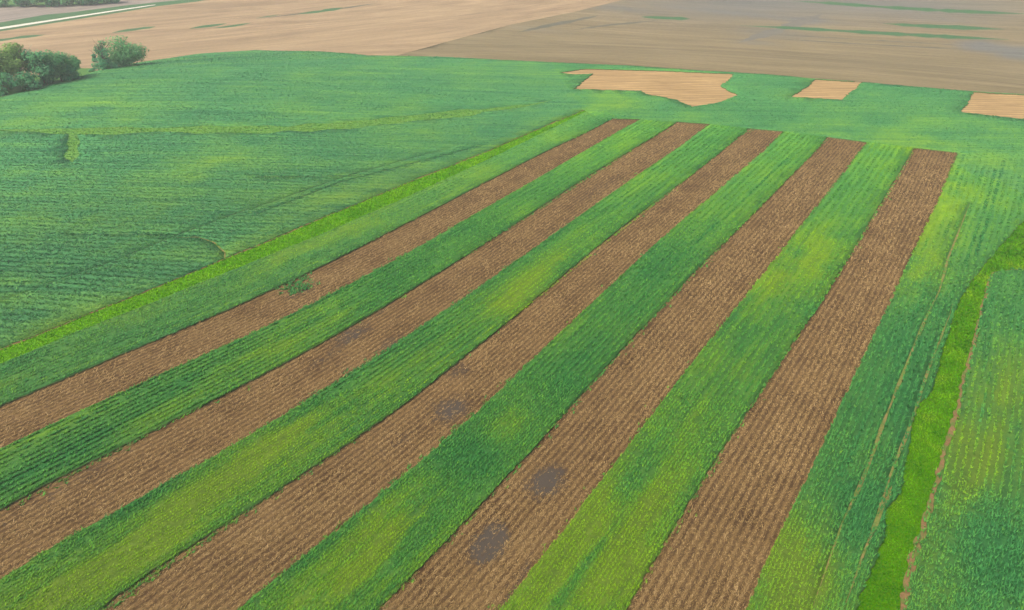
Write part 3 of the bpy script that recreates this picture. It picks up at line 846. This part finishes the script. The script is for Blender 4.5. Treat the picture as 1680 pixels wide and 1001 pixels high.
# grassed waterways: turf sheet with standing blades
def turf(key, name, label, m, ramp, h0, kk=1.0, dz=0.02):
    f = F[FNAME == key]
    used, inv = np.unique(f, return_inverse=True)
    V = np.column_stack([V2[used], VZ[used] + dz]); f2 = inv.reshape(f.shape)
    ci = np.nonzero(CLAB == key)[0]
    q = CQ[ci]; sp = np.maximum(0.0040 * q, 0.12)
    Vb, Fb, rep = tuft_mesh(None, None, CAND[ci], CZ[ci] + dz - 0.03, 5, np.full(len(ci), h0) * np.clip(q / 90, 0.8, 1.6), np.clip(sp * 0.5, 0.06, 0.5), 1.0, np.maximum(sp * 0.75, 0.12))
    nz = np.clip(0.5 + (fbm(CAND[ci, 0] / 3, CAND[ci, 1] / 3, 91, 4) - 0.5) * 1.9, 0, 1)
    r = np.clip(RNG.normal(0.5, 0.2, len(rep)), 0, 1)
    o = mesh_obj(name, np.vstack([V, Vb]), np.vstack([f2, Fb + len(V)]), [m, ramp], None, np.concatenate([np.zeros(len(f2)), np.ones(len(Fb))]),
                 {'vig': np.concatenate([np.full(len(V), .5), np.repeat(nz[rep], 3)]), 'rnd': np.concatenate([np.full(len(V), .5), np.repeat(r, 3)])})
    return tag(o, label, 'grass', 'stuff')
M_WL = crop_leaf('waterway_blades', [(0.0, (0.058, 0.235, 0.002)), (0.5, (0.098, 0.310, 0.001)), (1.0, (0.150, 0.350, 0.003))])
M_WL2 = crop_leaf('right_waterway_blades', [(0.0, (0.030, 0.145, 0.001)), (0.4, (0.062, 0.220, 0.0005)), (0.75, (0.092, 0.255, 0.0005)), (1.0, (0.150, 0.280, 0.008))])
M_SL = crop_leaf('swale_blades', [(0.0, (0.070, 0.215, 0.040)), (0.5, (0.095, 0.240, 0.034)), (1.0, (0.13, 0.265, 0.034))])
turf('w1', 'grassed_waterway', 'bright green grassed waterway running diagonally beside the first bare strip', M_W, M_WL, 0.20, dz=0.12)
turf('w2', 'grassed_waterway', 'bright green grassed waterway at the right, between tracked crop and right field', M_W2, M_WL2, 0.24)
turf('swale', 'grassy_swale', 'yellowish grassy swale winding across the left hill crop', M_SWALE, M_SL, 0.13, dz=0.24)

CL = {'gap01': ('crop_strip', 'green crop strip between the left waterway and the first bare strip'),
      'gap0': ('crop_strip', 'dark green crop strip between the first and second bare strips'),
      'gap1': ('crop_strip', 'green crop strip with a pale centre line, between second and middle bare strips'),
      'gap2': ('crop_strip', 'green crop strip left of the bare strip with two large grey spots'),
      'gap3': ('crop_strip', 'yellowish green crop strip right of the two large grey damp spots'),
      'gap5': ('crop_strip', 'green crop strip with wheel tracks, left of the right waterway'),
      'crop6': ('crop_field', 'finely rowed green crop field right of the right waterway'),
      'cropL': ('crop_field', 'wide green crop field over the left hill, beyond the long waterway'),
      'headland': ('crop_headland', 'green cross rows at the far ends of the bare strips, round the straw patches')}
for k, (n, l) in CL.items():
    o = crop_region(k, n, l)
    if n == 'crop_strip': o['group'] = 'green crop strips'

# straw and stalks lying on the bare strips
def residue():
    C = candidates(0.0029, 22, 235, 52)
    s, ds = rowcoord(C[:, 0], C[:, 1])
    ro = np.round(s / 0.762) * 0.762
    u = RNG.uniform(0, 1, len(s))
    pull = np.where(u < 0.55, RNG.normal(0, 0.07, len(s)) - (s - ro), 0)
    C[:, 0] += pull / np.maximum(ds, 0.3)
    lab = np.array(RN)[classify(C)]
    wet = blobs(WET, C)
    q = np.hypot(C[:, 0], C[:, 1])
    dn = 0.5 * fbm(C[:, 0] / 7, C[:, 1] / 7, 77, 3) + 0.5 * fbm(s / 1.1, (C @ _d) / 22, 78, 2)
    wet = wet * (0.4 + 1.2 * fbm(C[:, 0] / 0.9, C[:, 1] / 0.9, 79, 3))
    keep = RNG.uniform(0, 1, len(C)) > np.clip(0.30 + 0.60 * wet + (0.5 - dn) * 1.5, 0.03, 0.88)
    for k in range(5):
        i = np.nonzero((lab == 'brown%d' % k) & keep)[0]
        nb = 3
        rep = np.repeat(i, nb); m = len(rep)
        sp = np.maximum(0.0030 * q[rep], 0.09)
        b = np.stack([C[rep, 0] + RNG.normal(0, 0.45, m) * sp, C[rep, 1] + RNG.normal(0, 0.45, m) * sp], 1)
        z = terrain(b[:, 0], b[:, 1]) + RNG.uniform(0.01, 0.07, m)
        az = math.atan2(_d[1], _d[0]) + np.where(RNG.uniform(0, 1, m) < 0.65, RNG.normal(0, 0.3, m), RNG.uniform(-1.6, 1.6, m))
        L = RNG.uniform(0.12, 0.42, m) * np.clip(q[rep] / 80, 0.85, 2.0)
        W = RNG.uniform(0.018, 0.042, m) * np.clip(q[rep] / 55, 0.85, 3.0)
        tilt = np.abs(RNG.normal(0, 0.25, m))
        d3 = np.stack([np.cos(az) * np.cos(tilt), np.sin(az) * np.cos(tilt), np.sin(tilt)], 1)
        n3 = np.stack([-np.sin(az), np.cos(az), np.zeros(m)], 1)
        c0 = np.column_stack([b, z])
        Vq = np.empty((m * 4, 3))
        Vq[0::4] = c0 - n3 * W[:, None] / 2; Vq[1::4] = c0 + n3 * W[:, None] / 2
        Vq[2::4] = c0 + d3 * L[:, None] + n3 * W[:, None] / 2; Vq[3::4] = c0 + d3 * L[:, None] - n3 * W[:, None] / 2
        r = np.repeat(np.clip(RNG.beta(2, 2.2, m) + (dn[rep] - 0.5) * 0.3, 0, 1), 4)
        o = mesh_obj('straw_litter', Vq, np.arange(m * 4).reshape(-1, 4), M_STRAW, None, None, {'rnd': r})
        tag(o, 'loose tan straw on the ' + BL[k].replace('bare ', '', 1), 'straw', 'stuff')
        w = o['label'].split()
        o['label'] = ' '.join(w[:16]); o['group'] = 'straw lying on the bare strips'
residue()

# weeds spilling from the crop into the first bare strip
def weeds():
    c = P([(482, 462)])[0]
    n = 110
    p = c + np.column_stack([RNG.normal(0, 1.5, n), RNG.normal(0, 2.2, n)])
    p = np.vstack([p, P([(494, 474)])[0] + RNG.normal(0, 0.9, (30, 2)), P([(470, 460)])[0] + RNG.normal(0, 1.6, (40, 2))])
    n = len(p)
    h = RNG.uniform(0.22, 0.5, n); w = RNG.uniform(0.16, 0.32, n)
    z = terrain(p[:, 0], p[:, 1])
    Vb, Fb, rep = tuft_mesh(None, None, p, z, 7, h, w, 1.4, np.full(n, 0.35))
    o = mesh_obj('weed_patch', Vb, Fb, M_LEAF, None, None, {'left': np.full(len(Vb), 0.5), 'vig': np.full(len(Vb), 0.3), 'rnd': np.repeat(np.clip(RNG.normal(.45, .25, len(rep)), 0, 1), 3)})
    tag(o, 'taller leafy weeds spilling over the edge of the first bare strip', 'weeds', 'stuff')
weeds()

# ------------------------------------------------------------------ trees
M_BARK = plain('bark', (0.085, 0.065, 0.05), (0.17, 0.14, 0.11), 1.5)
M_PALEBARK = plain('pale_bark', (0.30, 0.26, 0.21), (0.45, 0.40, 0.33), 1.5)
LEAVES = {'dark': leaf_mat('leaves_dark', (0.065, 0.230, 0.115), (0.105, 0.320, 0.145), (0.16, 0.40, 0.165)),
          'mid': leaf_mat('leaves_mid', (0.085, 0.27, 0.11), (0.135, 0.36, 0.14), (0.20, 0.45, 0.165)),
          'yellow': leaf_mat('leaves_yellowish', (0.13, 0.25, 0.075), (0.20, 0.34, 0.095), (0.29, 0.42, 0.13))}

def tube(path, r0, r1, sides=6):
    path = np.array(path, float); n = len(path)
    V = []; Fq = []
    for i, p in enumerate(path):
        t = path[min(i + 1, n - 1)] - path[max(i - 1, 0)]; t /= np.linalg.norm(t) + 1e-9
        a = np.cross(t, (0.31, 0.83, 0.2)); a /= np.linalg.norm(a); b = np.cross(t, a)
        r = r0 + (r1 - r0) * i / (n - 1)
        for k in range(sides):
            g = 2 * math.pi * k / sides
            V.append(p + r * (math.cos(g) * a + math.sin(g) * b))
    for i in range(n - 1):
        for k in range(sides):
            k2 = (k + 1) % sides
            Fq.append((i * sides + k, i * sides + k2, (i + 1) * sides + k2, (i + 1) * sides + k))
    return V, Fq

def tree(name, label, px, py, top, width, kind, low=0.15, leaves=2600, bark=None, cat='tree', group=None, nclump=16, seed=1, leafiness=1.0, bare=0.0, leaf=0.42):
    rg = np.random.default_rng(seed)
    xy = P([(px, py)])[0]
    zb = float(terrain(xy[0:1], xy[1:2])[0])
    slant = math.hypot(math.hypot(*xy), CAM_H - zb)
    depth = xy[1] * CP + (CAM_H - zb) * SP
    H = (py - top) * depth / FPX / math.cos(math.atan2(CAM_H - zb, math.hypot(*xy))) * 1.0
    Wd = width * depth / FPX
    root = bpy.data.objects.new(name, None); COL.objects.link(root)
    root.location = (xy[0], xy[1], zb)
    root.empty_display_size = 0.5
    tag(root, label, cat, None, group)
    # clump centres inside an uneven crown
    cl = []
    while len(cl) < nclump:
        u = rg.uniform(-1, 1, 3)
        if np.linalg.norm(u) > 1 or np.linalg.norm(u) < 0.25: continue
        zc = low * H + (u[2] * 0.5 + 0.5) * (H * (0.93 - low))
        f = 1.0 - 0.35 * max(0, u[2]) - 0.15 * max(0, -u[2])
        cl.append((u[0] * Wd * 0.40 * f, u[1] * Wd * 0.40 * f, zc, Wd * rg.uniform(0.14, 0.24)))
    V, Fq = [], []
    def addt(path, a, b, s=6):
        v, f = tube(path, a, b, s); o = len(V); V.extend(v); Fq.extend([tuple(i + o for i in q) for q in f])
    tr = max(0.10, H * 0.022)
    fork = np.array((rg.normal(0, .1), rg.normal(0, .1), H * max(0.22, low)))
    addt([(0, 0, -0.3), (rg.normal(0, .05), rg.normal(0, .05), fork[2] * .5), fork], tr, tr * 0.75, 8)
    for i in range(3):
        topp = np.array((rg.normal(0, Wd * .10), rg.normal(0, Wd * .10), H * rg.uniform(.68, .9)))
        addt([fork, fork + (topp - fork) * .5 + rg.normal(0, .25, 3), topp], tr * .6, tr * .12)
    for c in cl:
        e = np.array(c[:3]); st = fork + (0, 0, max(0, (e[2] - fork[2]) * 0.3))
        mid = st + (e - st) * .55 + np.array((0, 0, 0.06 * H)) + rg.normal(0, .2, 3)
        addt([st, mid, e], tr * .33, tr * .06, 5)
    if bare:
        for i in range(int(26 * bare)):
            e = np.array((rg.normal(0, Wd * .28), rg.normal(0, Wd * .22), H * rg.uniform(.62, 1.0)))
            st = fork + (0, 0, rg.uniform(0.1, .35) * H)
            mid = st + (e - st) * .5 + rg.normal(0, .3, 3)
            addt([st, mid, e], tr * .38, tr * .10, 5)
            for j in range(3):
                t2 = mid + (e - mid) * rg.uniform(.2, .8); addt([t2, t2 + rg.normal(0, .7, 3) + (0, 0, .6)], tr * .16, tr * .06, 4)
    me = bpy.data.meshes.new('trunk'); me.from_pydata([tuple(v) for v in V], [], Fq); me.materials.append(bark or M_BARK)
    me.polygons.foreach_set('use_smooth', np.ones(len(Fq), bool))
    t = bpy.data.objects.new('trunk', me); COL.objects.link(t); t.parent = root
    # leaves
    n = int(leaves * 1.25)
    ca = np.array(cl); wts = ca[:, 3] ** 2; wts /= wts.sum()
    w = rg.choice(len(cl), n, p=wts)
    d = rg.normal(0, 1, (n, 3)); d /= np.linalg.norm(d, axis=1)[:, None]
    rad = ca[w, 3] * (rg.uniform(0, 1, n) ** 0.25) * rg.uniform(.75, 1.3, n)
    C = ca[w, :3] + d * rad[:, None] * (1.15, 1.15, 0.85)
    C[:, 2] = np.clip(C[:, 2], 0.15, H * 1.02)
    nrm = d * (1, 1, .8) + rg.normal(0, .32, (n, 3)) + (0, 0, .75); nrm /= np.linalg.norm(nrm, axis=1)[:, None]
    a = np.cross(nrm, rg.normal(0, 1, (n, 3))); a /= np.linalg.norm(a, axis=1)[:, None]; b = np.cross(nrm, a)
    sz = rg.uniform(.6, 1.3, n)[:, None] * leaf
    Q = np.empty((n * 4, 3))
    Q[0::4] = C - a * sz; Q[1::4] = C - b * sz * .62; Q[2::4] = C + a * sz; Q[3::4] = C + b * sz * .62
    tone = rg.normal(0, .16, len(cl))
    r = np.repeat(np.clip(.5 + tone[w] + rg.normal(0, .17, n), 0, 1), 4)
    mesh_obj('crown', Q, np.arange(n * 4).reshape(-1, 4), LEAVES[kind], root, None, {'rnd': r})
    return root

G1 = 'trees clustered at the left edge'
tree('deciduous_tree', 'yellowish green tree at the left frame edge, tall in the cluster', 8, 146, 76, 66, 'yellow', .06, 3400, seed=3, group=G1)
tree('deciduous_tree', 'yellow green tree with pale leaning stems showing below its crown', 42, 141, 77, 54, 'yellow', .24, 2500, M_PALEBARK, seed=4, group=G1, nclump=13, bare=.4)
tree('deciduous_tree', 'tall dark tree in the middle of the left cluster', 74, 138, 78, 50, 'dark', .05, 3000, seed=5, group=G1)
tree('deciduous_tree', 'rounded mid green tree right of the tall dark one in the cluster', 101, 133, 82, 54, 'mid', .06, 2900, seed=6, group=G1)
tree('deciduous_tree', 'thin sparse tree ending the left cluster on its right', 125, 127, 91, 26, 'mid', .38, 520, seed=7, group=G1, nclump=7)
tree('deciduous_tree', 'dark tree mostly outside the left frame edge', -42, 156, 84, 66, 'dark', .12, 2600, seed=8, group=G1)
tree('dead_tree', 'half bare grey tree with leafless top branches, left of the pair', 175, 114, 67, 32, 'dark', .08, 420, seed=9, nclump=8, bare=1.0)
tree('deciduous_tree', 'leafy green tree on the right of the isolated pair', 209, 109, 63, 62, 'mid', .06, 4200, seed=10, nclump=24)
G2 = 'bushes under the trees'
tree('bush', 'dark low bush at the foot of the leftmost trees', 10, 155, 122, 46, 'dark', .05, 1100, cat='bush', group=G2, seed=12, nclump=9)
tree('bush', 'dark bush beneath the pale stemmed tree', 52, 146, 118, 44, 'dark', .05, 1100, cat='bush', group=G2, seed=13, nclump=9)
tree('bush', 'dark rounded bush at the right foot of the left cluster', 112, 132, 106, 40, 'dark', .05, 1300, cat='bush', group=G2, seed=14, nclump=9)
tree('bush', 'dense dark bush at the foot of the half bare tree', 176, 114, 99, 36, 'dark', .05, 1300, cat='bush', group=G2, seed=15, nclump=9)
tree('bush', 'small low bush standing in the gap between cluster and tree pair', 152, 117, 112, 12, 'dark', .05, 300, cat='bush', group=G2, seed=16, nclump=5)
tree('bush', 'mid green bush sticking out left of the half bare tree', 163, 111, 88, 15, 'dark', .2, 420, cat='bush', group=G2, seed=17, nclump=5)
FARX = [(6, 11, -9, 30, 'mid'), (32, 11, -16, 30, 'dark'), (58, 10, -13, 32, 'dark'), (85, 10, -18, 30, 'dark'), (110, 9, -14, 28, 'mid'), (136, 8, -17, 30, 'dark'), (160, 7, -12, 26, 'dark'), (184, 5, -16, 26, 'dark')]
for i, (x, y, t, w, k) in enumerate(FARX):
    tree('distant_tree', 'distant bluish green tree in the row at the top left corner', x, y, t, w, k, .05, 900, seed=40 + i, nclump=12, leaf=.9, group='distant trees at the top left corner')

# ------------------------------------------------------------------ haze
m, nt, out = mat('haze_air')
pv = nt.nodes.new('ShaderNodeVolumePrincipled')
pv.inputs['Color'].default_value = (0.93, 0.96, 1.0, 1)
pv.inputs['Density'].default_value = 0.00031
pv.inputs['Anisotropy'].default_value = 0.2
nt.links.new(pv.outputs[0], out.inputs['Volume'])
X = 4600.0; z0 = float(VZ.min()) - 1.3; z1 = max(CAM_H, float(VZ.max())) + 4.0
hv = [(-X, -X, z0), (X, -X, z0), (X, X, z0), (-X, X, z0), (-X, -X, z1), (X, -X, z1), (X, X, z1), (-X, X, z1)]
hf = [(0, 3, 2, 1), (4, 5, 6, 7), (0, 1, 5, 4), (1, 2, 6, 5), (2, 3, 7, 6), (3, 0, 4, 7)]
hz = mesh_obj('haze', hv, hf, m)
tag(hz, 'thin pale haze lying over the fields', 'haze', 'stuff')
print('TERR', VZ.min(), VZ.max(), 'verts', len(V2), 'cand', len(CAND))
